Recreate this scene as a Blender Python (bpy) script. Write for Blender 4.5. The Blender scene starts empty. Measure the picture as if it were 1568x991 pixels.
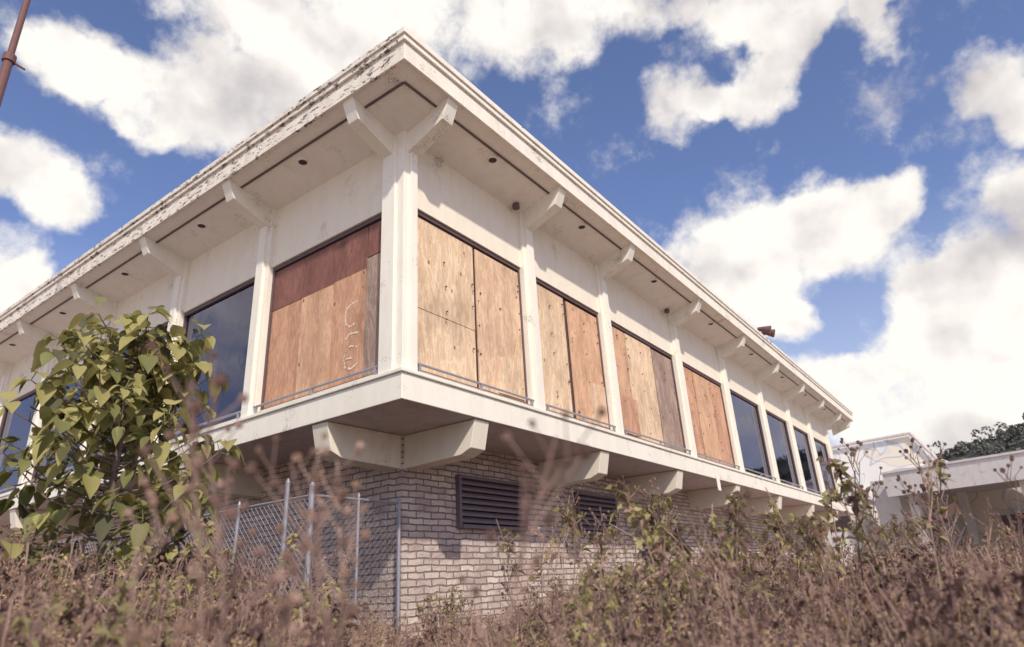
import bpy, math, random
from mathutils import Vector, Matrix, noise as mn
random.seed(7)
scene=bpy.context.scene
scene.view_settings.view_transform='Standard'
scene.view_settings.look='None'
scene.view_settings.exposure=0
GZ=-1.3           # ground level (eye level is z = 0)
OV=.87            # roof overhang
# ---------------------------------------------------------------- materials
def newmat(name):
    m=bpy.data.materials.new(name); m.use_nodes=True
    nt=m.node_tree; b=nt.nodes['Principled BSDF']
    return m,nt,b
def N(nt,t,**kw):
    n=nt.nodes.new(t)
    for k,v in kw.items():
        if hasattr(n,k): setattr(n,k,v)
        else: n.inputs[k].default_value=v
    return n
def ramp(nt,src,stops):
    r=nt.nodes.new('ShaderNodeValToRGB'); e=r.color_ramp.elements
    while len(e)<len(stops): e.new(.5)
    for i,(p,c) in enumerate(stops):
        e[i].position=p; e[i].color=(c[0],c[1],c[2],1)
    nt.links.new(src,r.inputs[0]); return r.outputs[0]
def objvec(nt,scale=(1,1,1)):
    tc=nt.nodes.new('ShaderNodeTexCoord'); mp=nt.nodes.new('ShaderNodeMapping')
    mp.inputs['Scale'].default_value=scale
    nt.links.new(tc.outputs['Object'],mp.inputs[0]); return mp.outputs[0]
def noise(nt,vec,scale,detail=5,rough=.6,dist=0):
    n=N(nt,'ShaderNodeTexNoise'); n.inputs['Scale'].default_value=scale
    n.inputs['Detail'].default_value=detail; n.inputs['Roughness'].default_value=rough
    n.inputs['Distortion'].default_value=dist
    nt.links.new(vec,n.inputs['Vector']); return n.outputs['Fac']
def mixc(nt,fac,a,b,mode='MIX'):
    m=nt.nodes.new('ShaderNodeMix'); m.data_type='RGBA'; m.blend_type=mode
    for s,v in ((0,fac),(6,a),(7,b)):
        if isinstance(v,bpy.types.NodeSocket): nt.links.new(v,m.inputs[s])
        else: m.inputs[s].default_value=(v if s==0 else (v[0],v[1],v[2],1))
    return m.outputs[2]
def bump(nt,b,h,strength=.3,dist=.01):
    n=nt.nodes.new('ShaderNodeBump'); n.inputs['Strength'].default_value=strength
    n.inputs['Distance'].default_value=dist
    nt.links.new(h,n.inputs['Height']); nt.links.new(n.outputs[0],b.inputs['Normal'])
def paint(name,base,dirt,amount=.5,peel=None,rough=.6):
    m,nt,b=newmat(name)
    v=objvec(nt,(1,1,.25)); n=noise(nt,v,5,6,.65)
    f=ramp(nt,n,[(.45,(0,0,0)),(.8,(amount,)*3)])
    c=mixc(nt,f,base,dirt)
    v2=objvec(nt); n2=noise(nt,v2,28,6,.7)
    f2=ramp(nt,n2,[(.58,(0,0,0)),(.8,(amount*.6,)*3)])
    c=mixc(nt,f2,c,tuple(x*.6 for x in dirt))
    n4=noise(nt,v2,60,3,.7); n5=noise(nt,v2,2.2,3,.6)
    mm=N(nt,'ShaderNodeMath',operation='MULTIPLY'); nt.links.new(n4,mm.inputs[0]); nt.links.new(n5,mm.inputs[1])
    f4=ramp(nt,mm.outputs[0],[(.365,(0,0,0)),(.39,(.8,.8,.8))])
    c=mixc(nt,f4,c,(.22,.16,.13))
    if peel:
        v3=objvec(nt,(1,1,3)); n3=noise(nt,v3,6,8,.72)
        f3=ramp(nt,n3,[(peel,(0,0,0)),(peel+.03,(1,1,1))])
        c=mixc(nt,f3,c,(.17,.12,.10)); bump(nt,b,f3,.5,-.006)
    else: bump(nt,b,n2,.15,.004)
    nt.links.new(c,b.inputs['Base Color']); b.inputs['Roughness'].default_value=rough
    return m
M_wall=paint('wall_paint',(.87,.80,.67),(.62,.52,.42),.3)
M_trim=paint('trim_paint',(.89,.85,.75),(.6,.52,.44),.3)
M_fasR=paint('fascia_paint',(.87,.82,.72),(.5,.42,.35),.4,peel=.66)
M_fasL=paint('fascia_paint_peeling',(.85,.79,.69),(.45,.36,.3),.5,peel=.55)
M_soff=paint('soffit_paint',(.90,.85,.78),(.68,.58,.52),.35)
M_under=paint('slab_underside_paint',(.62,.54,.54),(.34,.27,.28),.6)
def plain(name,col,rough=.6,metal=0):
    m,nt,b=newmat(name); v=objvec(nt); n=noise(nt,v,12,5,.6)
    c=mixc(nt,n,tuple(x*.75 for x in col),tuple(min(1,x*1.25) for x in col))
    nt.links.new(c,b.inputs['Base Color']); b.inputs['Roughness'].default_value=rough
    b.inputs['Metallic'].default_value=metal; return m
M_frame=plain('window_frame_dark',(.12,.075,.08),.5)
M_dark=plain('dark_void',(.06,.04,.05),.8)
M_metal=plain('galvanised_metal',(.36,.35,.40),.5,.3)
M_louv=plain('louvre_metal',(.19,.14,.155),.55,.1)
M_int=plain('interior_plaster',(.5,.45,.50),.8)
M_pole=plain('rusty_pole',(.17,.08,.075),.7)
M_spray=plain('spray_paint',(.78,.64,.50),.7)
M_roof=plain('roof_gravel',(.25,.23,.21),.9)
def ply(name,c1,c2,off):
    m,nt,b=newmat(name)
    tc=nt.nodes.new('ShaderNodeTexCoord'); mp=nt.nodes.new('ShaderNodeMapping')
    mp.inputs['Scale'].default_value=(5,5,1.1); mp.inputs['Location'].default_value=(off*3.1,off*1.7,off*5.3)
    nt.links.new(tc.outputs['Object'],mp.inputs[0])
    n=noise(nt,mp.outputs[0],1.3,4,.55,1.6)
    w=N(nt,'ShaderNodeMath',operation='MULTIPLY'); nt.links.new(n,w.inputs[0]); w.inputs[1].default_value=24
    s=N(nt,'ShaderNodeMath',operation='SINE'); nt.links.new(w.outputs[0],s.inputs[0])
    g=ramp(nt,s.outputs[0],[(0,tuple((a*1.6+b_)/2.6 for a,b_ in zip(c1,c2))),(.55,c2),(1,tuple(x*.93 for x in c2))])
    mp2=nt.nodes.new('ShaderNodeMapping'); mp2.inputs['Scale'].default_value=(1,1,.12)
    mp2.inputs['Location'].default_value=(off,off,off)
    nt.links.new(tc.outputs['Object'],mp2.inputs[0])
    n2=noise(nt,mp2.outputs[0],70,4,.7)
    g=mixc(nt,ramp(nt,n2,[(.48,(0,0,0)),(.72,(.5,.5,.5))]),g,tuple(x*.55 for x in c1))
    v3=objvec(nt,(1,1,.4)); n3=noise(nt,v3,1.8+off*.1,7,.78)
    g=mixc(nt,ramp(nt,n3,[(.48,(0,0,0)),(.68,(.75,.75,.75))]),g,tuple(x*.55 for x in c1))
    g=mixc(nt,ramp(nt,n3,[(.25,(.6,.6,.6)),(.44,(0,0,0))]),g,tuple(min(1,x*1.2+.08) for x in c2))
    vo=N(nt,'ShaderNodeTexVoronoi'); vo.inputs['Scale'].default_value=2.6
    mp4=nt.nodes.new('ShaderNodeMapping'); mp4.inputs['Scale'].default_value=(1.6,1.6,1); mp4.inputs['Location'].default_value=(off,off*2,off*3)
    nt.links.new(tc.outputs['Object'],mp4.inputs[0]); nt.links.new(mp4.outputs[0],vo.inputs['Vector'])
    k=ramp(nt,vo.outputs['Distance'],[(.07,(.75,.75,.75)),(.10,(0,0,0))])
    g=mixc(nt,k,g,(.14,.06,.035))
    nt.links.new(g,b.inputs['Base Color']); b.inputs['Roughness'].default_value=.75
    bump(nt,b,s.outputs[0],.12,.003); return m
P=[ply('plywood_pale',(.64,.43,.27),(.90,.69,.48),1),
   ply('plywood_tan',(.62,.40,.25),(.85,.61,.42),2.3),
   ply('plywood_orange',(.48,.255,.155),(.68,.39,.25),3.7),
   ply('plywood_red_shadowed',(.20,.085,.068),(.29,.125,.095),4.9),  # red-brown board, darkened further to carry the overhang's shadow in its colour
   ply('plywood_grey',(.28,.19,.155),(.48,.35,.28),6.1),
   ply('plywood_amber',(.56,.32,.19),(.76,.48,.31),7.7)]
M_brick,nt,b=newmat('painted_brick')
tc=nt.nodes.new('ShaderNodeTexCoord'); sp=nt.nodes.new('ShaderNodeSeparateXYZ'); nt.links.new(tc.outputs['Object'],sp.inputs[0])
ad=N(nt,'ShaderNodeMath',operation='ADD'); nt.links.new(sp.outputs[0],ad.inputs[0]); nt.links.new(sp.outputs[1],ad.inputs[1])
cb=nt.nodes.new('ShaderNodeCombineXYZ'); nt.links.new(ad.outputs[0],cb.inputs[0]); nt.links.new(sp.outputs[2],cb.inputs[1])
wm=N(nt,'ShaderNodeVectorMath',operation='MULTIPLY_ADD'); nz=N(nt,'ShaderNodeTexNoise'); nz.inputs['Scale'].default_value=5
nt.links.new(cb.outputs[0],nz.inputs['Vector']); nt.links.new(nz.outputs['Color'],wm.inputs[0]); wm.inputs[1].default_value=(.06,.055,0); nt.links.new(cb.outputs[0],wm.inputs[2])
br=N(nt,'ShaderNodeTexBrick'); nt.links.new(wm.outputs[0],br.inputs['Vector'])
br.inputs['Scale'].default_value=1; br.inputs['Brick Width'].default_value=.30; br.inputs['Row Height'].default_value=.088
br.inputs['Mortar Size'].default_value=.011; br.inputs['Mortar Smooth'].default_value=.3; br.inputs['Bias'].default_value=0
br.inputs['Color1'].default_value=(.78,.66,.57,1); br.inputs['Color2'].default_value=(.54,.42,.36,1); br.inputs['Mortar'].default_value=(.24,.17,.17,1)
n=noise(nt,cb.outputs[0],3,6,.7)
c=mixc(nt,ramp(nt,n,[(.44,(0,0,0)),(.68,(.65,.65,.65))]),br.outputs['Color'],(.33,.25,.24))
nt.links.new(c,b.inputs['Base Color']); b.inputs['Roughness'].default_value=.85
iv=N(nt,'ShaderNodeMath',operation='SUBTRACT'); iv.inputs[0].default_value=1; nt.links.new(br.outputs['Fac'],iv.inputs[1])
hh=N(nt,'ShaderNodeMath',operation='MULTIPLY_ADD'); nt.links.new(n,hh.inputs[0]); hh.inputs[1].default_value=1.5; nt.links.new(iv.outputs[0],hh.inputs[2])
bump(nt,b,hh.outputs[0],1,.035)
M_glass,nt,b=newmat('window_glass')
out=nt.nodes['Material Output']; nt.nodes.remove(b)
tr=N(nt,'ShaderNodeBsdfTransparent'); tr.inputs[0].default_value=(.5,.47,.62,1)
gl=N(nt,'ShaderNodeBsdfGlossy'); gl.inputs['Roughness'].default_value=.03; gl.inputs[0].default_value=(.72,.72,.92,1)
v=objvec(nt); nn=noise(nt,v,1.3,3,.5)
bp=nt.nodes.new('ShaderNodeBump'); bp.inputs['Strength'].default_value=.08; bp.inputs['Distance'].default_value=.05; nt.links.new(nn,bp.inputs['Height']); nt.links.new(bp.outputs[0],gl.inputs['Normal'])
fr=N(nt,'ShaderNodeFresnel'); fr.inputs[0].default_value=2.3
mx=N(nt,'ShaderNodeMixShader'); nt.links.new(fr.outputs[0],mx.inputs[0]); nt.links.new(tr.outputs[0],mx.inputs[1]); nt.links.new(gl.outputs[0],mx.inputs[2]); nt.links.new(mx.outputs[0],out.inputs[0])

def leafmat(name,c1,c2,trans=.35,scale=3):
    m,nt,b=newmat(name); out=nt.nodes['Material Output']
    oi=nt.nodes.new('ShaderNodeObjectInfo')
    v=objvec(nt); n=noise(nt,v,scale,2,.6)
    f=N(nt,'ShaderNodeMath',operation='MULTIPLY_ADD'); nt.links.new(oi.outputs['Random'],f.inputs[0]); f.inputs[1].default_value=.6
    nt.links.new(n,f.inputs[2])
    c=ramp(nt,f.outputs[0],[(.4,c1),(1.0,c2)])
    nt.links.new(c,b.inputs['Base Color']); b.inputs['Roughness'].default_value=.7
    if trans>0:
        t=N(nt,'ShaderNodeBsdfTranslucent'); nt.links.new(c,t.inputs[0])
        mx=N(nt,'ShaderNodeMixShader'); mx.inputs[0].default_value=trans
        nt.links.new(b.outputs[0],mx.inputs[1]); nt.links.new(t.outputs[0],mx.inputs[2]); nt.links.new(mx.outputs[0],out.inputs[0])
    else: b.inputs['Specular IOR Level'].default_value=.1
    return m
# ---------------------------------------------------------------- mesh builder
class MB:
    def __init__(s): s.v=[]; s.f=[]; s.m=[]
    def add(s,vs,fs,m=0):
        o=len(s.v); s.v+= [tuple(x) for x in vs]
        for f in fs: s.f.append(tuple(i+o for i in f)); s.m.append(m)
    def box(s,x0,x1,y0,y1,z0,z1,m=0):
        s.add([(x0,y0,z0),(x1,y0,z0),(x1,y1,z0),(x0,y1,z0),(x0,y0,z1),(x1,y0,z1),(x1,y1,z1),(x0,y1,z1)],
              [(0,3,2,1),(4,5,6,7),(0,1,5,4),(1,2,6,5),(2,3,7,6),(3,0,4,7)],m)
    def extr(s,poly,fn,a,b,m=0):
        n=len(poly); vs=[fn(u,a,z) for u,z in poly]+[fn(u,b,z) for u,z in poly]
        fs=[tuple(range(n)),tuple(range(2*n-1,n-1,-1))]+[(i,i+n,(i+1)%n+n,(i+1)%n) for i in range(n)]
        s.add(vs,fs,m)
    def tube(s,p0,p1,r0,r1,m=0,n=6,cap=True):
        p0=Vector(p0);p1=Vector(p1); d=(p1-p0)
        if d.length<1e-6: return
        d.normalize(); a=d.orthogonal().normalized(); b2=d.cross(a)
        vs=[]
        for p,r in((p0,r0),(p1,r1)):
            for i in range(n):
                t=2*math.pi*i/n; vs.append(p+a*math.cos(t)*r+b2*math.sin(t)*r)
        fs=[(i,(i+1)%n,(i+1)%n+n,i+n) for i in range(n)]
        if cap and n>3: fs+=[tuple(range(n-1,-1,-1)),tuple(range(n,2*n))]
        s.add(vs,fs,m)
    def build(s,name,mats,parent=None,smooth=False,bevel=0,link=True,fix=False):
        me=bpy.data.meshes.new(name); me.from_pydata(s.v,[],s.f)
        for m in mats: me.materials.append(m)
        me.polygons.foreach_set('material_index',s.m)
        if smooth: me.polygons.foreach_set('use_smooth',[True]*len(s.f))
        me.update()
        if fix:
            import bmesh
            bm=bmesh.new(); bm.from_mesh(me); bmesh.ops.recalc_face_normals(bm,faces=bm.faces); bm.to_mesh(me); bm.free()
        o=bpy.data.objects.new(name,me)
        if link: scene.collection.objects.link(o)
        if parent: o.parent=parent
        if bevel:
            md=o.modifiers.new('b','BEVEL'); md.width=bevel; md.segments=2; md.limit_method='ANGLE'
        return o
def empty(name):
    e=bpy.data.objects.new(name,None); scene.collection.objects.link(e); return e
# ---------------------------------------------------------------- main building
B=empty('abandoned_commercial_building')
colR=[2.82,5.40,8.92,12.2,15.5,18.7,21.7,24.8]
colL=[3.05,5.65,8.4,11.15,13.9,16.7,19.5,22.3]
LX,LY=27.0,23.5
m=MB(); m.box(-.12,LX,-.12,LY,2.05,2.37,0); m.box(-.15,LX+.03,-.15,LY,2.372,2.42,0)
m.box(9.93,10.1,-.15,-.123,1.78,2.3,0)
m.build('floor_slab_fascia',[M_trim],B,bevel=.008)
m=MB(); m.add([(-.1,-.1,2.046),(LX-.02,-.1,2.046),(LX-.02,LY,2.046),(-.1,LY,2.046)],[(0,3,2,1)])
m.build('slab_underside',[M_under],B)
m=MB()
m.box(-.07,.17,-.07,.33,2.425,5.97)
m.box(-.11,-.068,.06,.30,2.425,5.7); m.box(.03,.15,-.11,-.068,2.425,5.7)
for c in colR: m.box(c-.17,c+.17,-.06,.2,2.425,5.9); m.box(c-.09,c+.09,-.11,-.058,2.425,5.75)
for c in colL: m.box(-.06,.2,c-.17,c+.17,2.425,5.9); m.box(-.11,-.058,c-.09,c+.09,2.425,5.75)
m.build('columns',[M_trim],B,bevel=.006)
m=MB()
m.box(.17,25,0,.25,4.8,5.86); m.box(0,.25,.33,LY,4.8,5.86)
m.box(.17,25,-.01,.25,2.424,2.50); m.box(-.01,.25,.33,LY,2.424,2.50)
m.box(24.97,25.2,.25,LY,2.424,5.86)
m.build('upper_wall',[M_wall],B)
zi,zo=5.83,6.06
m=MB()
RX=27.2
m.add([(0,0,zi),(RX-.03,0,zi),(RX-.03,-OV+.03,zo),(-OV+.03,-OV+.03,zo)],[(0,1,2,3)])
m.add([(0,0,zi),(-OV+.03,-OV+.03,zo),(-OV+.03,LY,zo),(0,LY,zi)],[(0,1,2,3)])
m.add([(24.9,0,zi-.003),(RX-.03,0,zi-.003),(RX-.03,LY,zi-.003),(24.9,LY,zi-.003)],[(0,3,2,1)])
m.build('soffit',[M_soff],B)
m=MB()
prof=[(-.02,5.49),(.71,5.75),(.835,6.05),(.80,6.10),(-.02,5.92)]
fR=lambda u,w,z:(w,-u,z); fL=lambda u,w,z:(-u,w,z)
for c in [.09]+colR: m.extr(prof,fR,c-.1,c+.1)
m.extr(prof,fR,26.7,26.9)
for c in [.22]+colL: m.extr(prof,fL,c-.1,c+.1)
m.build('soffit_beams',[M_trim],B,bevel=.008,fix=True)
m=MB(); sl=(zo-zi)/OV
def szz(d): return zi+sl*d
d0=.61
segs=[(-d0,-.02)]+[(a+.1,b-.1) for a,b in zip([.09]+colR,colR+[26.7])]
for a,b in segs:
    m.box(a,b,-d0-.014,-d0+.014,szz(d0)-.012,szz(d0)+.03)
segs=[(-d0+.014,.11)]+[(a+.1,b-.1) for a,b in zip([.22]+colL[:-1],colL)]
for a,b in segs:
    m.box(-d0-.014,-d0+.014,a,b,szz(d0)-.012,szz(d0)+.03)
m.build('soffit_vents',[M_frame],B)
m=MB()
def disc(x,y,z,r,mi,th):
    m.tube((x,y,z-th),(x,y,z+.03),r,r,mi,20)
for a,b in zip([.17]+colR[:-1],colR):
    c=(a+b)/2-.15; disc(c,-.5,szz(.5),.08,0,.022); disc(c,-.5,szz(.5),.062,1,.026)
for a,b in zip([.22]+colL[:-1],colL):
    c=(a+b)/2; disc(-.45,c,szz(.45),.08,0,.022); disc(-.45,c,szz(.45),.062,1,.026)
disc(2.45,-.12,5.83,.06,2,.05); disc(8.5,-.12,5.83,.06,2,.05)
m.build('recessed_soffit_lights',[M_soff,M_dark,M_frame],B)
m=MB()
m.box(-OV,RX,-OV,-OV+.04,6.03,6.30); m.box(-OV-.035,RX+.03,-OV-.035,-OV+.08,6.302,6.38); m.box(-OV-.06,RX+.05,-OV-.06,-OV+.08,6.382,6.47)
m.box(RX-.04,RX,-OV+.04,LY,6.03,6.30); m.box(RX-.08,RX+.03,-OV+.08,LY,6.302,6.468)
m.build('roof_fascia',[M_fasR],B,bevel=.006)
m=MB()
m.box(-OV,-OV+.04,-OV+.04,LY,6.03,6.30); m.box(-OV-.035,-OV+.08,-OV+.08,LY,6.302,6.38); m.box(-OV-.06,-OV+.08,-OV+.08,LY,6.382,6.47)
m.build('roof_fascia_weathered',[M_fasL],B,bevel=.006)
m=MB(); m.box(-OV+.08,RX-.08,-OV+.08,LY,6.12,6.44); m.build('roof_deck',[M_roof],B)
mf=MB(); mg=MB(); mp_=MB(); mr=MB()
def frameR(a,b):
    mf.box(a,b,.03,.12,4.74,4.799); mf.box(a,a+.04,.03,.12,2.53,4.74); mf.box(b-.04,b,.03,.12,2.53,4.74); mf.box(a,b,.03,.12,2.502,2.53)
def frameL(a,b):
    mf.box(.03,.12,a,b,4.74,4.799); mf.box(.03,.12,a,a+.04,2.53,4.74); mf.box(.03,.12,b-.04,b,2.53,4.74); mf.box(.03,.12,a,b,2.502,2.53)
def bR(a,b,z0,z1,mi,y=.06): mp_.box(a,b,y,y+.018,z0,z1,mi)
def bL(a,b,z0,z1,mi,x=.06): mp_.box(x,x+.018,a,b,z0,z1,mi)
edges=[.17]+[e for c in colR for e in (c-.17,c+.17)]
baysR=[(edges[2*i],edges[2*i+1]) for i in range(len(colR))]
edges=[.33]+[e for c in colL for e in (c-.17,c+.17)]
baysL=[(edges[2*i],edges[2*i+1]) for i in range(len(colL))]
for a,b in baysR: frameR(a,b)
for a,b in baysL: frameL(a,b)
bR(.21,1.48,3.38,4.72,0); bR(.21,1.48,2.54,3.372,0,.064); bR(1.52,2.61,2.54,4.70,1,.045)
mp_.extr([(1.95,2.56),(2.58,2.56),(2.58,3.75),(2.35,3.15),(1.95,3.1)],lambda u,w,z:(u,w,z),.028,.044,0)
bR(3.03,4.00,2.54,4.72,0); bR(4.10,5.19,2.54,4.69,5,.05); bR(4.6,5.19,2.54,3.3,1,.034)
bR(5.61,6.35,2.54,4.72,5); bR(6.37,7.60,2.54,4.71,0,.05); bR(7.67,8.71,2.54,4.70,4,.062); bR(5.61,6.5,2.56,3.3,2,.036)
bR(9.13,9.98,2.54,4.72,2); bR(10.01,11.13,2.54,4.7,5,.05); bR(11.17,11.99,2.54,4.71,2,.06)
mf.box(.21,11.99,.085,.1,2.54,4.73)
bL(.75,2.84,4.06,4.72,3); bL(.37,.74,4.24,4.72,3,.065)
bL(2.125,2.84,2.54,4.05,2); bL(1.425,2.115,2.54,4.05,5,.05); bL(.765,1.415,2.54,4.07,2,.055); bL(.37,.755,2.54,4.22,4,.062)
mf.box(.085,.1,.36,2.85,2.54,4.73)
for a,b in baysR[4:]: mg.box(a+.04,b-.04,.07,.078,2.53,4.74)
for a,b in baysL[1:]: mg.box(.07,.078,a+.04,b-.04,2.53,4.74)
mf.extr([(0,4.73),(.08,4.73),(1.55,2.60),(1.47,2.56)],lambda u,w,z:(14.0+u*.8,w,z),.12,.15)
mf.build('window_frames',[M_frame],B,fix=True); mg.build('window_glass',[M_glass],B); mp_.build('plywood_boards',P,B,fix=True)
m=MB(); rn=random.Random(3)
for (a,b) in ((.21,1.48),(1.52,2.61),(3.03,4.0),(4.1,5.19),(5.61,6.35),(6.37,7.6),(7.67,8.71),(9.13,9.98),(10.01,11.13),(11.17,11.99)):
    for k in range(rn.randint(8,14)):
        xx=rn.choice([a+.06,b-.06,(a+b)/2])+rn.uniform(-.03,.03); z=rn.uniform(2.6,4.65); r=rn.uniform(.005,.010); m.box(xx-r,xx+r,.024,.046,z-r,z+r)
m.build('board_screws',[M_frame],B)
for a,b in baysR: 
    mr.tube((a,-.07,2.55),(b,-.07,2.55),.018,.018,0,8)
    for k in (.02,.5,.98): x=a+(b-a)*k; mr.box(x-.015,x+.015,-.085,-.055,2.42,2.55)
for a,b in baysL:
    mr.tube((-.07,a,2.55),(-.07,b,2.55),.018,.018,0,8)
    for k in (.02,.5,.98): x=a+(b-a)*k; mr.box(-.085,-.055,x-.015,x+.015,2.42,2.55)
mr.build('sill_rail',[M_metal],B)
m=MB()
# spray paint: little flat dabs just proud of the board, no two on the same plane
cnt=[0]
def stroke(pts,r=.015):
    for p,q in zip(pts,pts[1:]): 
        n_=max(2,int(math.dist(p,q)/.010))
        for i in range(n_):
            if rn.random()<.28: continue
            t=(i+.5)/n_; a=p[0]+(q[0]-p[0])*t; z=p[1]+(q[1]-p[1])*t
            w=r*rn.uniform(.4,1.25); cnt[0]+=1; x=.0525-cnt[0]*.00004
            m.add([(x,a+w*math.cos(k*.785),z+w*math.sin(k*.785)) for k in range(8)],[tuple(range(8))])
stroke([(.90,3.64),(1.02,3.63),(1.12,3.58),(1.14,3.48),(1.12,3.36),(1.04,3.30),(.94,3.32)])
stroke([(.88,3.18),(1.04,3.20),(1.10,3.14)])
stroke([(.88,2.98),(1.00,3.02),(1.11,2.96),(1.13,2.86),(1.09,2.74),(.98,2.70),(.86,2.75)]); stroke([(1.1,2.86),(.98,2.85)])
m.build('spray_paint_marks',[M_spray],B)
m=MB()
m.box(.3,24.9,8,8.1,2.43,5.3); m.box(8,8.1,8.1,LY,2.43,5.3)
m.add([(.26,.26,5.25),(24.9,.26,5.25),(24.9,LY,5.25),(.26,LY,5.25)],[(0,3,2,1)])
for k in range(12): 
    m.box(.4,24.8,.9+k*1.2,.95+k*1.2,5.2,5.245)
m.box(12.9,13.5,1.2,1.6,2.42,4.4); m.box(17,17.1,.3,5,2.42,5.2)
m.build('interior_walls',[M_int],B)
m=MB(); m.box(1.2,26,1.2,LY-1,GZ-.3,2.05); m.build('brick_wall',[M_brick],B)
m=MB()
bx=[1.38,4.72,7.95,11.6,15.4,19.4,23.2]
prof=[(-.02,1.58),(1.02,1.61),(1.20,1.68),(1.285,2.04),(-.02,2.04)]
gR=lambda u,w,z:(w,1.2-u,z); gL=lambda u,w,z:(1.2-u,w,z)
for c in bx: m.extr(prof,gR,c-.15,c+.15)
for c in [1.38,4.6,7.9,11.3,14.8,18.3]: m.extr(prof,gL,c-.15,c+.15)
m.build('slab_brackets',[M_wall],B,bevel=.008,fix=True)
m=MB()
for (a,b) in ((2.35,3.97),(5.75,7.22)):
    z0,z1=.88,1.55
    m.box(a,b,1.185,1.21,z0,z1,1)
    m.box(a-.05,a,1.12,1.21,z0-.05,z1+.05); m.box(b,b+.05,1.12,1.21,z0-.05,z1+.05)
    m.box(a,b,1.12,1.21,z1,z1+.05); m.box(a,b,1.10,1.21,z0-.05,z0)
    for k in range(7):
        z=z0+.03+k*(z1-z0-.03)/7
        m.add([(a,1.12,z),(b,1.12,z),(b,1.18,z+.05),(a,1.18,z+.05),(a,1.12,z+.035),(b,1.12,z+.035),(b,1.18,z+.085),(a,1.18,z+.085)],
              [(0,3,2,1),(4,5,6,7),(0,1,5,4),(1,2,6,5),(2,3,7,6),(3,0,4,7)],0)
m.build('louvre_vents',[M_louv,M_dark],B)
FL=empty('roof_floodlight'); m=MB()
x=14.2; m.tube((x,-.8,6.46),(x,-.8,6.66),.03,.03,0,8); m.tube((x-.25,-.8,6.62),(x+.25,-.8,6.62),.025,.025,0,8)
for s in(-.2,.2):
    m.tube((x+s,-.75,6.76),(x+s+.02,-.9,6.72),.05,.08,0,12); m.tube((x+s+.02,-.9,6.72),(x+s+.05,-1.1,6.65),.08,.13,0,12); m.tube((x+s,-.8,6.6),(x+s,-.8,6.74),.02,.02,0,6)
m.build('lamp_heads',[M_pole],FL)
# ---------------------------------------------------------------- chain link fence
F=empty('chain_link_fence'); m=MB()
ft=1.1
pts=[(1.1,1.1),(-.36,1.08),(-.38,2.5),(-.38,5.2),(-.38,8.0),(-.38,11)]
def post(x,y,h,r=.03):
    m.tube((x,y,GZ-.2),(x,y,h),r,r,0,10); m.tube((x,y,h),(x,y,h+.05),r*1.2,r*.4,0,10)
post(1.05,1.1,ft+.02,.022); post(.35,1.09,ft+.03,.018); post(-.36,1.08,ft+.1,.034); post(-.5,1.35,ft+.16,.026); 
for p in pts[2:]: post(p[0],p[1],ft+.04,.022)
for p,q in zip(pts,pts[1:]): m.tube((p[0],p[1],ft),(q[0],q[1],ft),.014,.014,0,6)
m.build('posts_and_rails',[M_metal],F)
m=MB()
def mesh_panel(p,q,z0,z1,s=.085,r=.0028):
    p=Vector((p[0],p[1],0)); q=Vector((q[0],q[1],0)); L=(q-p).length; d=(q-p)/L; H=z1-z0
    k=-H
    while k<L:
        for sg in (1,-1):
            a=k; bb=k+H
            u0=max(a,0); u1=min(bb,L)
            if u1>u0:
                if sg>0: za=z0+(u0-a); zb=z0+(u1-a)
                else: za=z1-(u0-a); zb=z1-(u1-a)
                P0=p+d*u0; P1=p+d*u1
                m.tube((P0.x,P0.y,za),(P1.x,P1.y,zb),r,r,0,3,False)
        k+=s
for p,q in zip(pts,pts[1:]): mesh_panel(p,q,GZ,ft)
m.build('chain_link_mesh',[M_metal],F)
# ---------------------------------------------------------------- utility pole (left)
U=empty('utility_pole'); m=MB()
px,py=-3.27,5.55
m.tube((px,py,GZ-.3),(px,py,8.2),.075,.065,0,12); m.tube((px,py,8.2),(px,py,13),.05,.04,0,12)
m.tube((px,py,8.15),(px,py,8.28),.09,.09,0,12); m.tube((px-.05,py,8.2),(px+.22,py-.05,8.12),.02,.02,0,6)
m.build('pole_shaft',[M_pole],U)
# ---------------------------------------------------------------- neighbouring warehouse and canopy
W=empty('white_warehouse')
M_ware,nt,b=newmat('faded_mural_wall')
v=objvec(nt,(1,1,1.3)); n1=noise(nt,v,.35,2,.4,.5); n2=noise(nt,v,.3,1,.4,1.6)
c=mixc(nt,ramp(nt,n1,[(.55,(0,0,0)),(.565,(.45,.45,.45))]),(.78,.75,.71),(.74,.62,.42))
def band(src,a,w,k=.55): 
    return ramp(nt,src,[(a-w,(0,0,0)),(a-w*.7,(k,)*3),(a+w*.7,(k,)*3),(a+w,(0,0,0))])
c=mixc(nt,band(n2,.53,.014),c,(.30,.38,.55))
c=mixc(nt,band(n2,.60,.03,.35),c,(.45,.60,.70))
c=mixc(nt,band(n1,.55,.006),c,(.32,.25,.24))
nt.links.new(c,b.inputs['Base Color']); b.inputs['Roughness'].default_value=.8
M_conc=paint('weathered_white_panel',(.76,.73,.72),(.50,.45,.45),.4)
m=MB()
poly=[(16,GZ-.3),(-8,GZ-.3),(-8,4.6),(-3.6,4.8),(-3.0,5.2),(-2.1,6.75),(2.6,6.6),(16,6.6)]
m.extr(poly,lambda u,w,z:(w,u,z),38,62)
m.build('gabled_walls',[M_ware],W,fix=True)
m=MB()
for a,b2 in (((-3.65,4.82),(-3.02,5.25)),((-3.02,5.25),(-2.1,6.83)),((-2.1,6.83),(2.6,6.68)),((2.6,6.68),(16,6.68))):
    m.tube((37.8,a[0],a[1]),(37.8,b2[0],b2[1]),.09,.09,0,6)
m.build('roof_coping',[M_under],W)
m=MB(); m.box(32.5,37.9,.6,9,GZ-.2,3.3,0); m.box(32.3,37.9,.4,9.2,3.3,3.75,0)
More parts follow.
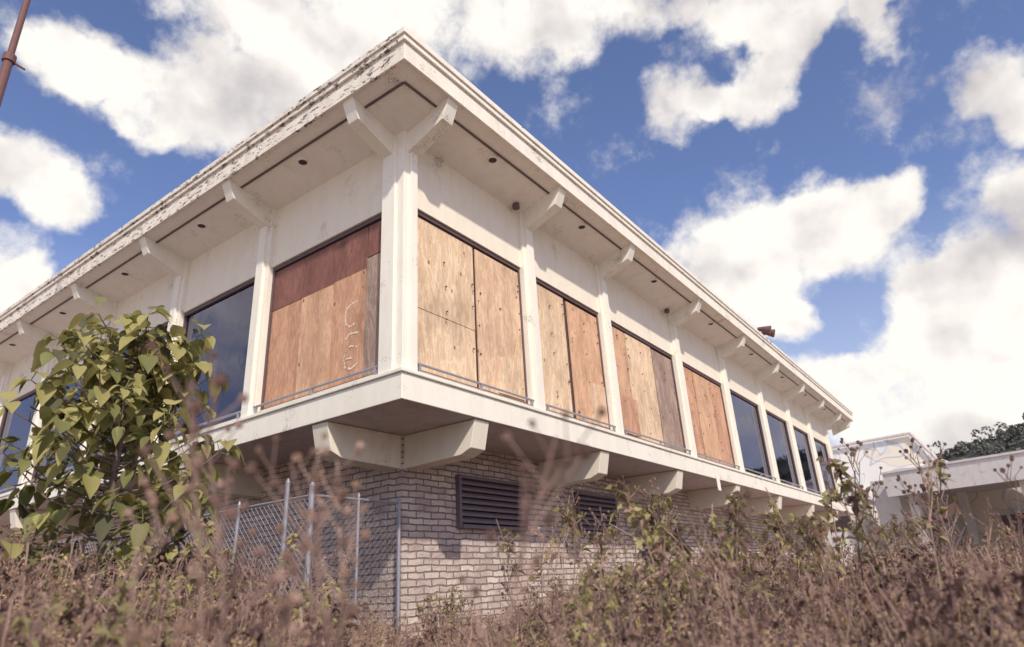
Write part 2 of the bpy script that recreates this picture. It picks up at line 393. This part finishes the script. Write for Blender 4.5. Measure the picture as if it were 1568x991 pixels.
for k in range(6): m.box(32.46,32.52,1.1+k*1.25,2.1+k*1.25,1.7,2.7,1)
m.build('office_annex',[M_conc,M_dark],W)
CN=empty('loading_canopy'); m=MB()
fc=[(30.9,-1.0),(27.2,-13.5)]
d=Vector((fc[1][0]-fc[0][0],fc[1][1]-fc[0][1],0)).normalized(); nrm=Vector((-d.y,d.x,0))
if nrm.x<0: nrm=-nrm
def cp(u,w,z): 
    p=Vector((fc[0][0],fc[0][1],0))+d*u+nrm*w; return (p.x,p.y,z)
def cbox(u0,u1,w0,w1,z0,z1,mi=0):
    m.add([cp(u0,w0,z0),cp(u1,w0,z0),cp(u1,w1,z0),cp(u0,w1,z0),cp(u0,w0,z1),cp(u1,w0,z1),cp(u1,w1,z1),cp(u0,w1,z1)],
      [(0,3,2,1),(4,5,6,7),(0,1,5,4),(1,2,6,5),(2,3,7,6),(3,0,4,7)],mi)
cbox(0,17,0,.2,2.95,4.0); cbox(0,.2,.2,8,2.95,4.0); cbox(.2,17,.2,8,3.3,3.8); cbox(-.05,17,-.06,.25,4.003,4.1,0)
for k in range(4): cbox(.6+k*4.5,.95+k*4.5,.6,.95,GZ-.2,3.3); cbox(.6+k*4.5,.95+k*4.5,6.6,6.95,GZ-.2,3.3)
cbox(-1.2,-.02,1.2,7.8,GZ-.2,3.9)
m.build('canopy_structure',[M_conc],CN,fix=True)
m=MB(); cbox(2,15,7.4,7.6,GZ,2.0,0); m.build('roller_door',[M_louv],CN)
# ---------------------------------------------------------------- ground and hill
M_ground,nt,b=newmat('dry_soil'); v=objvec(nt); n=noise(nt,v,1.2,8,.7)
nt.links.new(ramp(nt,n,[(.3,(.30,.22,.19)),(.7,(.44,.35,.28))]),b.inputs['Base Color']); b.inputs['Roughness'].default_value=.95; bump(nt,b,n,.6,.1)
def gh(x,y):
    return GZ+.12*mn.noise(Vector((x*.15,y*.15,0)))+.04*mn.noise(Vector((x*.8,y*.8,3)))
def axis(): 
    a=[i*1.0 for i in range(-12,31)]; 
    s=1.5; p=30
    while p<900: p+=s; s*=1.25; a.append(p)
    s=1.5;p=-12
    while p>-900: p-=s; s*=1.25; a.insert(0,p)
    return a
ax=axis(); m=MB(); n_=len(ax)
vs=[(x,y,gh(x,y)) for x in ax for y in ax]
fs=[(i*n_+j,(i+1)*n_+j,(i+1)*n_+j+1,i*n_+j+1) for i in range(n_-1) for j in range(n_-1)]
m.add(vs,fs); m.build('ground',[M_ground],smooth=True)
M_hill,nt,b=newmat('forested_hill'); v=objvec(nt); n=noise(nt,v,.25,8,.8)
nt.links.new(ramp(nt,n,[(.35,(.06,.065,.07)),(.65,(.18,.17,.14))]),b.inputs['Base Color']); b.inputs['Roughness'].default_value=1; bump(nt,b,n,1,3)
CX,CY=-5.2,-5.3
def hillh(az): return 29.5+2.5*mn.noise(Vector((az*3,1,0)))+1.5*mn.noise(Vector((az*11,2,0)))-8*max(0,min(1,(az-.02)/.2))+4*max(0,min(1,(-az+.04)/.08))
m=MB(); NA=260;NR=14
vs=[]
for i in range(NA):
    az=math.radians(-80+170*i/(NA-1))
    for j in range(NR):
        q=j/(NR-1); r=120+140*q; h=GZ-1+hillh(az)*math.sin(min(1,q*1.25)*math.pi/2)**1.3+ (1.6*mn.noise(Vector((az*60,q*12,5))) if j else 0)
        vs.append((CX+r*math.cos(az),CY+r*math.sin(az),h))
fs=[(i*NR+j,(i+1)*NR+j,(i+1)*NR+j+1,i*NR+j+1) for i in range(NA-1) for j in range(NR-1)]
m.add(vs,fs); m.build('hill',[M_hill],smooth=True)
M_far=leafmat('far_foliage_hazed',(.08,.085,.085),(.20,.19,.15),0,.3)  # foliage lightened so the colour itself carries distance haze
m=MB()
for k in range(620):
    az=math.radians(random.uniform(-12,24)); r=random.uniform(150,236) if k%2 else random.uniform(212,236)
    base=GZ-1+hillh(az)*(math.sin(min(1,(r-120)/140*1.25)*math.pi/2)**1.3)-.8
    c=Vector((CX+r*math.cos(az),CY+r*math.sin(az),base)); H=random.uniform(1.8,3.6) if random.random()<.88 else random.uniform(4,6.5); Wd=H*random.uniform(.35,.6)
    m.tube(c,c+Vector((0,0,H*.7)),.2,.1,0,5)
    for q in range(60):
        t=random.random()**.8; a=random.uniform(0,6.28); rr=Wd*math.sqrt(random.random())*(math.sin(math.pi*min(.97,.15+t*.82))**.6)
        p=c+Vector((rr*math.cos(a),rr*math.sin(a),H*(.1+.93*t)))
        s=random.uniform(.2,.5); u=Vector((random.uniform(-1,1),random.uniform(-1,1),random.uniform(-1,1))).normalized()*s; w=u.orthogonal().normalized()*s
        m.add([p-u,p-w,p+u,p+w],[(0,1,2,3)])
m.build('distant_trees',[M_far])
# ---------------------------------------------------------------- large leaved sapling tree
T=empty('catalpa_tree')
ML=[leafmat('catalpa_leaf_green',(.19,.20,.07),(.35,.33,.12),.35),leafmat('catalpa_leaf_yellow',(.40,.36,.13),(.58,.52,.22),.4),leafmat('catalpa_leaf_dark',(.10,.10,.05),(.20,.17,.08),.3)]
M_bark=plain('bark',(.2,.15,.13),.9)
mt=MB(); ml=MB()
rnd=random.Random(5)
def leaf(mb,base,dirv,size,mi,droop=.5):
    d=dirv.normalized(); side=d.cross(Vector((0,0,1)))
    if side.length<.1: side=Vector((1,0,0))
    side.normalize(); up=side.cross(d).normalized()
    side=(side+up*rnd.uniform(-.45,.45)).normalized()
    prof=[(0,.0),(-.06,.22),(.10,.42),(.35,.47),(.62,.34),(.85,.14),(1.0,0)]
    L=size
    def pt(t,w,s):
        return base+d*(t*L)+side*(s*w*L)+Vector((0,0,-droop*L*t*t*.7))+up*(abs(w)*L*.28)
    vs=[pt(0,0,1)]
    for s in(1,-1):
        for t,w in prof[1:6]: vs.append(pt(t,w,s))
    vs+= [pt(.3,0,1),pt(.6,0,1),pt(1,0,1)]
    fs=[(0,1,2,11),(11,2,3),(11,3,4,12),(12,4,5),(12,5,13),(0,11,7,6),(11,8,7),(11,12,9,8),(12,10,9),(12,13,10)]
    mb.add(vs,fs,mi)
tb=Vector((-2.47,1.19,0)); 
trunk=[Vector((tb.x+.1,tb.y,GZ-.2)),Vector((tb.x+.05,tb.y+.02,-.3)),Vector((tb.x,tb.y,.5)),Vector((tb.x-.02,tb.y-.03,1.3)),Vector((tb.x+.02,tb.y+.02,2.0)),Vector((tb.x+.05,tb.y,2.40))]
rad=[.06,.05,.04,.03,.02,.01]
for i in range(5): mt.tube(trunk[i],trunk[i+1],rad[i],rad[i+1],0,8)
def putleaves(p,ax_,n,s0):
    for k in range(n):
        a=rnd.uniform(0,6.28); o=ax_.orthogonal().normalized(); o2=ax_.cross(o).normalized()
        d=(o*math.cos(a)+o2*math.sin(a)+ax_*.25+Vector((0,0,rnd.uniform(-.45,.2)))).normalized()
        pet=rnd.uniform(.05,.12); q=p+d*pet+Vector((0,0,.02))
        mt.tube(p,q,.004,.003,1,3,False)
        s=s0*rnd.uniform(.5,1.2)
        r_=rnd.random(); hi=(p.z-.3)/2.2
        mi=1 if r_<.25+.45*hi else (0 if r_<.88 else 2)
        leaf(ml,q,d+Vector((0,0,-.4)),s,mi,rnd.uniform(.3,1.1))
for i in range(120):
    t=rnd.uniform(.02,1)**.72; z=-.3+t*2.65; base=Vector((tb.x,tb.y,z))
    for a,b2 in zip(trunk,trunk[1:]):
        if a.z<=z<=b2.z: base=a.lerp(b2,(z-a.z)/(b2.z-a.z))
    az=i*2.4+rnd.uniform(-.4,.4); L=(.92-.36*max(0,(z-1.2)/1.3))*rnd.uniform(.4,1.03)
    h=Vector((math.cos(az),math.sin(az),0)); prev=base; 
    nseg=5
    for k in range(1,nseg+1):
        q=k/nseg; p=base+h*L*(q**.85)+Vector((0,0,L*.38*q*q+.05*q))+Vector((rnd.uniform(-.03,.03),)*3)
        mt.tube(prev,p,.012*(1-q*.6)+.002,.012*(1-q*.75)+.002,0,5,False)
        if k>=2: putleaves(p,(p-prev).normalized(),2 if k<nseg else 5,.145)
        prev=p
putleaves(trunk[5],Vector((0,0,1)),8,.15); putleaves(trunk[4],Vector((0,0,1)),6,.17)
mt.build('trunk_and_branches',[M_bark,ML[0]],T); ml.build('leaves',ML,T,smooth=True)
# ---------------------------------------------------------------- weeds: instanced templates
MS=leafmat('weed_stem',(.18,.115,.10),(.42,.29,.24),0)
MT=leafmat('seed_tuft',(.17,.10,.095),(.42,.28,.23),0)
MG=leafmat('seed_tuft_gold',(.34,.23,.11),(.60,.45,.24),0)
MW=leafmat('withered_leaf',(.10,.055,.055),(.29,.19,.14),0)
MO=leafmat('olive_leaf',(.19,.165,.07),(.40,.35,.14),.25)
WM=[MS,MT,MG,MW,MO]
R=random.Random(11)
def rv(s=1): return Vector((R.uniform(-s,s),R.uniform(-s,s),R.uniform(-s,s)))
def tuft(mb,p,s,mi):
    for _ in range(2):
        a=rv().normalized()*s; b2=rv().normalized()*s
        mb.add([p-a*.6,p+b2,p+a],[(0,1,2)],mi)
def smleaf(mb,p,d,L,w,mi):
    d=d.normalized(); s=d.orthogonal().normalized()*w; q=p+d*L*.5+Vector((0,0,.02*L)); e=p+d*L+Vector((0,0,-.35*L))
    mb.add([p,q-s,e,q+s],[(0,1,2,3)],mi)
def stem(mb,h,lean,r=.0035,segs=6,x0=0,y0=0):
    pts=[Vector((x0,y0,0))]; a=R.uniform(0,6.28)
    for i in range(1,segs+1):
        q=i/segs; pts.append(Vector((x0+lean*q*q*math.cos(a)+R.uniform(-.01,.01),y0+lean*q*q*math.sin(a)+R.uniform(-.01,.01),h*q)))
    for i in range(segs): mb.tube(pts[i],pts[i+1],r*(1-.5*i/segs),r*(1-.5*(i+1)/segs),0,3,False)
    return pts
def along(pts,t):
    t=t*(len(pts)-1); i=min(int(t),len(pts)-2); return pts[i].lerp(pts[i+1],t-i)
tmpl=bpy.data.collections.new('weed_templates')
def goldenrod(name,tm,stems,nb=10):
    mb=MB()
    for s in range(stems):
        h=R.uniform(.72,1.0); p=stem(mb,h,R.uniform(.03,.2),x0=R.uniform(-.09,.09),y0=R.uniform(-.09,.09))
        for k in range(24):
            t=R.uniform(.3,.85); q=along(p,t); a=R.uniform(0,6.28)
            smleaf(mb,q,Vector((math.cos(a),math.sin(a),R.uniform(-.5,.6))),R.uniform(.025,.06),.004,R.choice([3,3,3,4]))
        for k in range(nb):
            t=R.uniform(.66,1); q=along(p,t); a=R.uniform(0,6.28); L=(.04+.2*(1-t)*2)*R.uniform(.5,1.1); pr=q
            for j in range(1,5):
                u=j/4; e=q+Vector((math.cos(a)*L*u,math.sin(a)*L*u,L*(.9*u-.35*u*u)))
                mb.tube(pr,e,.0014,.001,0,3,False)
                for _ in range(3): tuft(mb,e+rv(.009),R.uniform(.003,.008),tm if R.random()<.85 else 2)
                pr=e
    o=mb.build(name,WM,link=False); tmpl.objects.link(o)
def grass(name):
    mb=MB()
    for k in range(22):
        h=R.uniform(.5,.95); p=stem(mb,h,R.uniform(.1,.45),.0022,6,R.uniform(-.08,.08),R.uniform(-.08,.08))
        if R.random()<.6:
            for j in range(12): tuft(mb,along(p,R.uniform(.8,1))+rv(.006),.006,R.choice([1,2]))
    o=mb.build(name,WM,link=False); tmpl.objects.link(o)
def leafy(name,mi):
    mb=MB()
    for s in range(3):
        p=stem(mb,R.uniform(.7,1),R.uniform(.05,.25),.004,6,R.uniform(-.1,.1),R.uniform(-.1,.1))
        for k in range(11):
            t=R.uniform(.3,1); q=along(p,t); a=R.uniform(0,6.28); L=R.uniform(.08,.2)*(1.3-t); e=q+Vector((math.cos(a)*L,math.sin(a)*L,L*.7)); mb.tube(q,e,.0016,.001,0,3,False)
            for j in range(8):
                pp=q.lerp(e,R.random()); smleaf(mb,pp,rv(),R.uniform(.018,.045),R.uniform(.005,.011),mi if R.random()<.7 else 3)
    o=mb.build(name,WM,link=False); tmpl.objects.link(o)
def burr(name,nbr=9,top=.6):
    mb=MB()
    def ball(p,r,mi):
        n=5; vs=[p+Vector((0,0,r))]
        for j,(zz,rr) in enumerate(((.5,.87),(-.5,.87))):
            for i in range(n):
                a=6.283*i/n+j*.6; vs.append(p+Vector((math.cos(a)*rr*r,math.sin(a)*rr*r,zz*r)))
        vs.append(p-Vector((0,0,r)))
        fs=[(0,1+i,1+(i+1)%n) for i in range(n)]+[(1+i,6+i,6+(i+1)%n,1+(i+1)%n) for i in range(n)]+[(11,6+(i+1)%n,6+i) for i in range(n)]
        mb.add(vs,fs,mi)
    p=stem(mb,.92,.12,.0028,6)
    for k in range(nbr):
        t=R.uniform(top,1); q=along(p,t); a=R.uniform(0,6.28); L=R.uniform(.08,.2)*(1.35-t); e=q+Vector((math.cos(a)*L*.7,math.sin(a)*L*.7,L)); mb.tube(q,e,.0015,.001,0,3,False)
        ball(e,R.uniform(.005,.009),3)
        for j in range(2):
            qq=q.lerp(e,R.uniform(.3,.8)); ee=qq+Vector((R.uniform(-.04,.04),R.uniform(-.04,.04),R.uniform(.03,.07))); mb.tube(qq,ee,.001,.0008,0,3,False); ball(ee,R.uniform(.004,.007),R.choice([1,3,3]))
    o=mb.build(name,WM,link=False); tmpl.objects.link(o)
goldenrod('t0_goldenrod',1,2); goldenrod('t1_goldenrod',1,3); goldenrod('t2_goldenrod',2,2)
grass('t3_grass'); leafy('t4_leafy',3); leafy('t5_leafy',4); burr('t6_burr'); burr('t7_burr',5,.74)
def interp(x,tab):
    for (a,va),(b2,vb) in zip(tab,tab[1:]):
        if x<=b2: return va+(vb-va)*max(0,(x-a))/(b2-a)
    return tab[-1][1]
env=[(-30,.05),(3,.05),(15,.055),(28,.035),(36,.005),(46,-.005),(51,.035),(60,.11),(73,.125),(110,.125)]
pts_=[];idx=[];sc=[];rot=[]
RR=random.Random(21)
def addplant(x,y,H,i):
    z=gh(x,y)-.03
    pts_.append((x,y,z)); idx.append(i); sc.append(H); rot.append((RR.uniform(-.12,.12),RR.uniform(-.12,.12),RR.uniform(0,6.28)))
def blocked(x,y):
    return (x>1.0 and y>.9)
n=0
while n<4900:
    az=RR.uniform(-12,86); d=.75+ 13.5*RR.random()**.75 if RR.random()<.75 else RR.uniform(10,36)
    a=math.radians(az); x=CX+d*math.cos(a); y=CY+d*math.sin(a)
    if d>14 and az>35: continue
    if blocked(x,y): continue
    e=interp(az,env)
    dd=min(d,9)
    top=1.3+e*dd-dd*abs(RR.gauss(0,.05))
    if d<2.2: top=min(top,1.3-.035*d-.14*RR.random())
    r_=RR.random(); green=az>60 or (20<az<36)
    if r_<.42: i=RR.choice([0,1])
    elif r_<.54: i=2
    elif r_<.72: i=3
    elif r_<.84: i=4
    elif r_<.92: i=5 if green else 4
    else: i=RR.choice([6,7])
    addplant(x,y,max(.5,min(2.3,top)),i); n+=1
for k in range(64):
    az=RR.choice([RR.uniform(22,36),RR.uniform(0,24),RR.uniform(50,72)]); d=RR.uniform(2.6,6.5); a=math.radians(az)
    x=CX+d*math.cos(a); y=CY+d*math.sin(a)
    if blocked(x,y): continue
    addplant(x,y,min(2.5,1.3+d*RR.uniform(.05,.18)),RR.choice([6,7,7,6,5,0]))
for az,d,H,i in ((52,1.05,1.74,7),(57,1.15,1.78,7),(49,1.15,1.70,7),(42.5,1.25,1.70,7),(63,1.1,1.6,6),(54,1.4,1.84,7),(60,.95,1.64,6)):
    a=math.radians(az); addplant(CX+d*math.cos(a),CY+d*math.sin(a),H,i)
for x,y,H in ((4.9,.5,1.6),(5.2,.75,1.8),(7.9,.6,1.9),(8.4,.7,2.2),(8.8,.5,2.1),(9.3,.7,2.3),(10.6,.5,2.2),(13,.4,2.4),(14,.2,2.4),(11.5,.4,2.2),(16,.2,2.3),(18,0,2.4),
              (22,-1.6,3.0),(23,-2.0,3.2),(23.6,-1.4,3.6),(24.4,-2.2,3.2),(25,-1.6,3.3),(21,-1.4,2.6),(26,-2.6,3.4),(2.0,.8,1.4),(1.6,.9,1.5)):
    for q in range(2): addplant(x+RR.uniform(-.2,.2),y+RR.uniform(-.15,.1),H*RR.uniform(.8,1),5)
me=bpy.data.meshes.new('dry_weeds'); me.from_pydata(pts_,[],[])
at=me.attributes.new('idx','INT','POINT'); at.data.foreach_set('value',idx)
at=me.attributes.new('sc','FLOAT','POINT'); at.data.foreach_set('value',sc)
at=me.attributes.new('rot','FLOAT_VECTOR','POINT'); at.data.foreach_set('vector',[c for r in rot for c in r])
ow=bpy.data.objects.new('dry_weeds',me); scene.collection.objects.link(ow)
ng=bpy.data.node_groups.new('scatter','GeometryNodeTree')
ng.interface.new_socket(name='Geometry',in_out='INPUT',socket_type='NodeSocketGeometry')
ng.interface.new_socket(name='Geometry',in_out='OUTPUT',socket_type='NodeSocketGeometry')
gi=ng.nodes.new('NodeGroupInput'); go=ng.nodes.new('NodeGroupOutput')
ci=ng.nodes.new('GeometryNodeCollectionInfo'); ci.inputs['Collection'].default_value=tmpl; ci.inputs['Separate Children'].default_value=True; ci.inputs['Reset Children'].default_value=True
ip=ng.nodes.new('GeometryNodeInstanceOnPoints'); ip.inputs['Pick Instance'].default_value=True
def na(nm,ty):
    q=ng.nodes.new('GeometryNodeInputNamedAttribute'); q.data_type=ty; q.inputs['Name'].default_value=nm
    return [o for o in q.outputs if o.enabled and o.name=='Attribute'][0]
ng.links.new(gi.outputs[0],ip.inputs['Points']); ng.links.new(ci.outputs[0],ip.inputs['Instance'])
ng.links.new(na('idx','INT'),ip.inputs['Instance Index']); ng.links.new(na('rot','FLOAT_VECTOR'),ip.inputs['Rotation']); ng.links.new(na('sc','FLOAT'),ip.inputs['Scale'])
ng.links.new(ip.outputs[0],go.inputs[0])
md=ow.modifiers.new('scatter','NODES'); md.node_group=ng
# ---------------------------------------------------------------- sun, camera
SE=math.radians(41); sd=Vector((-.574*math.cos(SE),-.819*math.cos(SE),math.sin(SE)))
L=bpy.data.lights.new('sun','SUN'); L.energy=3.5; L.angle=math.radians(1.5); L.color=(1,.91,.78)
lo=bpy.data.objects.new('sun',L); scene.collection.objects.link(lo); lo.rotation_euler=sd.to_track_quat('Z','Y').to_euler()
dX=Vector((779,-357,-994)).normalized(); dY=Vector((-1494,-490,-994)).normalized()
dZ=dX.cross(dY).normalized(); dY=dZ.cross(dX).normalized()
Rm=Matrix((dX,dY,dZ))
cam=bpy.data.cameras.new('camera'); co=bpy.data.objects.new('camera',cam); scene.collection.objects.link(co)
co.matrix_world=Matrix.Translation((CX,CY,0))@Rm.to_4x4()
cam.sensor_width=36; cam.lens=22.82; cam.clip_end=3000; cam.clip_start=.05
cam.dof.use_dof=True; cam.dof.focus_distance=8.5; cam.dof.aperture_fstop=1.5
scene.camera=co
# ---------------------------------------------------------------- sky with cumulus clouds
wd=bpy.data.worlds.new('World'); scene.world=wd; wd.use_nodes=True; nt=wd.node_tree
bg=nt.nodes['Background']; STR=.145; bg.inputs[1].default_value=STR
sky=N(nt,'ShaderNodeTexSky'); sky.sky_type='NISHITA'; sky.sun_disc=False; sky.sun_elevation=SE; sky.sun_rotation=math.radians(215)
tint=mixc(nt,1.0,sky.outputs[0],(.98,.95,1.16),'MULTIPLY')
tc=nt.nodes.new('ShaderNodeTexCoord'); D=tc.outputs['Generated']
def fbm(vec,s,det=9,r=.6):
    n=N(nt,'ShaderNodeTexNoise'); n.inputs['Scale'].default_value=s; n.inputs['Detail'].default_value=det; n.inputs['Roughness'].default_value=r
    nt.links.new(vec,n.inputs['Vector']); return n
n0=fbm(D,6,5)
dm=N(nt,'ShaderNodeVectorMath',operation='SUBTRACT'); nt.links.new(n0.outputs['Color'],dm.inputs[0]); dm.inputs[1].default_value=(.5,.5,.5)
dw=N(nt,'ShaderNodeVectorMath',operation='MULTIPLY_ADD'); nt.links.new(dm.outputs[0],dw.inputs[0]); dw.inputs[1].default_value=(.11,.11,.11); nt.links.new(D,dw.inputs[2])
DN=N(nt,'ShaderNodeVectorMath',operation='NORMALIZE'); nt.links.new(dw.outputs[0],DN.inputs[0])
chart=[(110,80,62),(180,120,72),(230,180,50),(290,140,90),(400,90,130),(540,40,130),(680,20,115),(800,20,85),(900,15,70),(1000,0,60),(1110,0,58),(1200,5,72),(1300,-20,70),(1200,70,48),(1340,0,36),
 (1040,170,60),(1165,140,50),(1100,160,32),(40,250,68),(90,320,50),(-10,440,80),(60,450,45),
 (1110,390,75),(1210,380,80),(1150,440,70),(1320,340,80),(1250,320,58),(1370,300,46),(1205,485,42),
 (1480,490,105),(1550,400,95),(1440,440,72),(1590,300,62),(1400,570,80),(1540,560,125),(1470,620,110),(1300,610,65),(1340,640,90),(1500,115,52),(1590,160,50),(1365,55,34),(1260,580,50),(1560,660,90),
 (-200,200,150),(-300,600,160),(1800,500,200),(1750,100,120),(700,-250,200),(300,-200,180)]
acc=None
def blob(c,ang):
    global acc
    dp=N(nt,'ShaderNodeVectorMath',operation='DOT_PRODUCT'); nt.links.new(DN.outputs[0],dp.inputs[0]); dp.inputs[1].default_value=c
    mr=N(nt,'ShaderNodeMapRange'); nt.links.new(dp.outputs['Value'],mr.inputs[0]); mr.inputs[1].default_value=math.cos(ang); mr.inputs[2].default_value=1; mr.inputs[3].default_value=0; mr.inputs[4].default_value=1
    if acc is None: acc=mr.outputs[0]
    else:
        a=N(nt,'ShaderNodeMath',operation='ADD'); nt.links.new(acc,a.inputs[0]); nt.links.new(mr.outputs[0],a.inputs[1]); acc=a.outputs[0]
for (u,v_,r) in chart:
    q=Vector((u-784,495-v_,-994)); ang=1.2*r/q.length
    blob(Rm@q.normalized(),ang)
for az,el,r in ((120,30,.3),(150,45,.3),(190,25,.4),(230,40,.3),(270,20,.35),(300,50,.3),(330,25,.25)):
    a=math.radians(az);e=math.radians(el); blob(Vector((math.cos(a)*math.cos(e),math.sin(a)*math.cos(e),math.sin(e))),r)
def MM(op,a,b=None,c=None,clamp=False):
    n=N(nt,'ShaderNodeMath',operation=op); n.use_clamp=clamp
    for i,v in enumerate((a,b,c)):
        if v is None: continue
        if isinstance(v,(int,float)): n.inputs[i].default_value=v
        else: nt.links.new(v,n.inputs[i])
    return n.outputs[0]
acc=MM('MINIMUM',acc,1.15)
f1=fbm(D,10,8,.63)
off=N(nt,'ShaderNodeVectorMath',operation='ADD'); nt.links.new(D,off.inputs[0]); off.inputs[1].default_value=sd*.03+Vector((0,0,.035))
f1s=fbm(D,8,5,.5); f2=fbm(off.outputs[0],8,4,.5)
dens=MM('ADD',acc,MM('MULTIPLY',MM('SUBTRACT',f1.outputs['Fac'],.5),2.7))
mr=N(nt,'ShaderNodeMapRange'); mr.interpolation_type='SMOOTHSTEP'; nt.links.new(dens,mr.inputs[0]); mr.inputs[1].default_value=.08; mr.inputs[2].default_value=.98
mask=mr.outputs[0]
sh=MM('MULTIPLY_ADD',MM('SUBTRACT',f1s.outputs['Fac'],f2.outputs['Fac']),2.3,.82)
f3=fbm(D,2.6,3,.5)
sh=MM('ADD',sh,MM('MULTIPLY',MM('SUBTRACT',f3.outputs['Fac'],.5),1.7),None,True)
s=1/STR
ccol=mixc(nt,sh,(.50*s,.465*s,.50*s),(1.08*s,1.03*s,.96*s))
sx=N(nt,'ShaderNodeSeparateXYZ'); nt.links.new(D,sx.inputs[0])
hz=N(nt,'ShaderNodeMapRange'); nt.links.new(sx.outputs[2],hz.inputs[0]); hz.inputs[1].default_value=.45; hz.inputs[2].default_value=.05; hz.inputs[3].default_value=0; hz.inputs[4].default_value=.75
tint=mixc(nt,hz.outputs[0],tint,(.66*s,.70*s,.80*s))
fin=mixc(nt,mask,tint,ccol)
nt.links.new(fin,bg.inputs[0])
wd.name='sky'
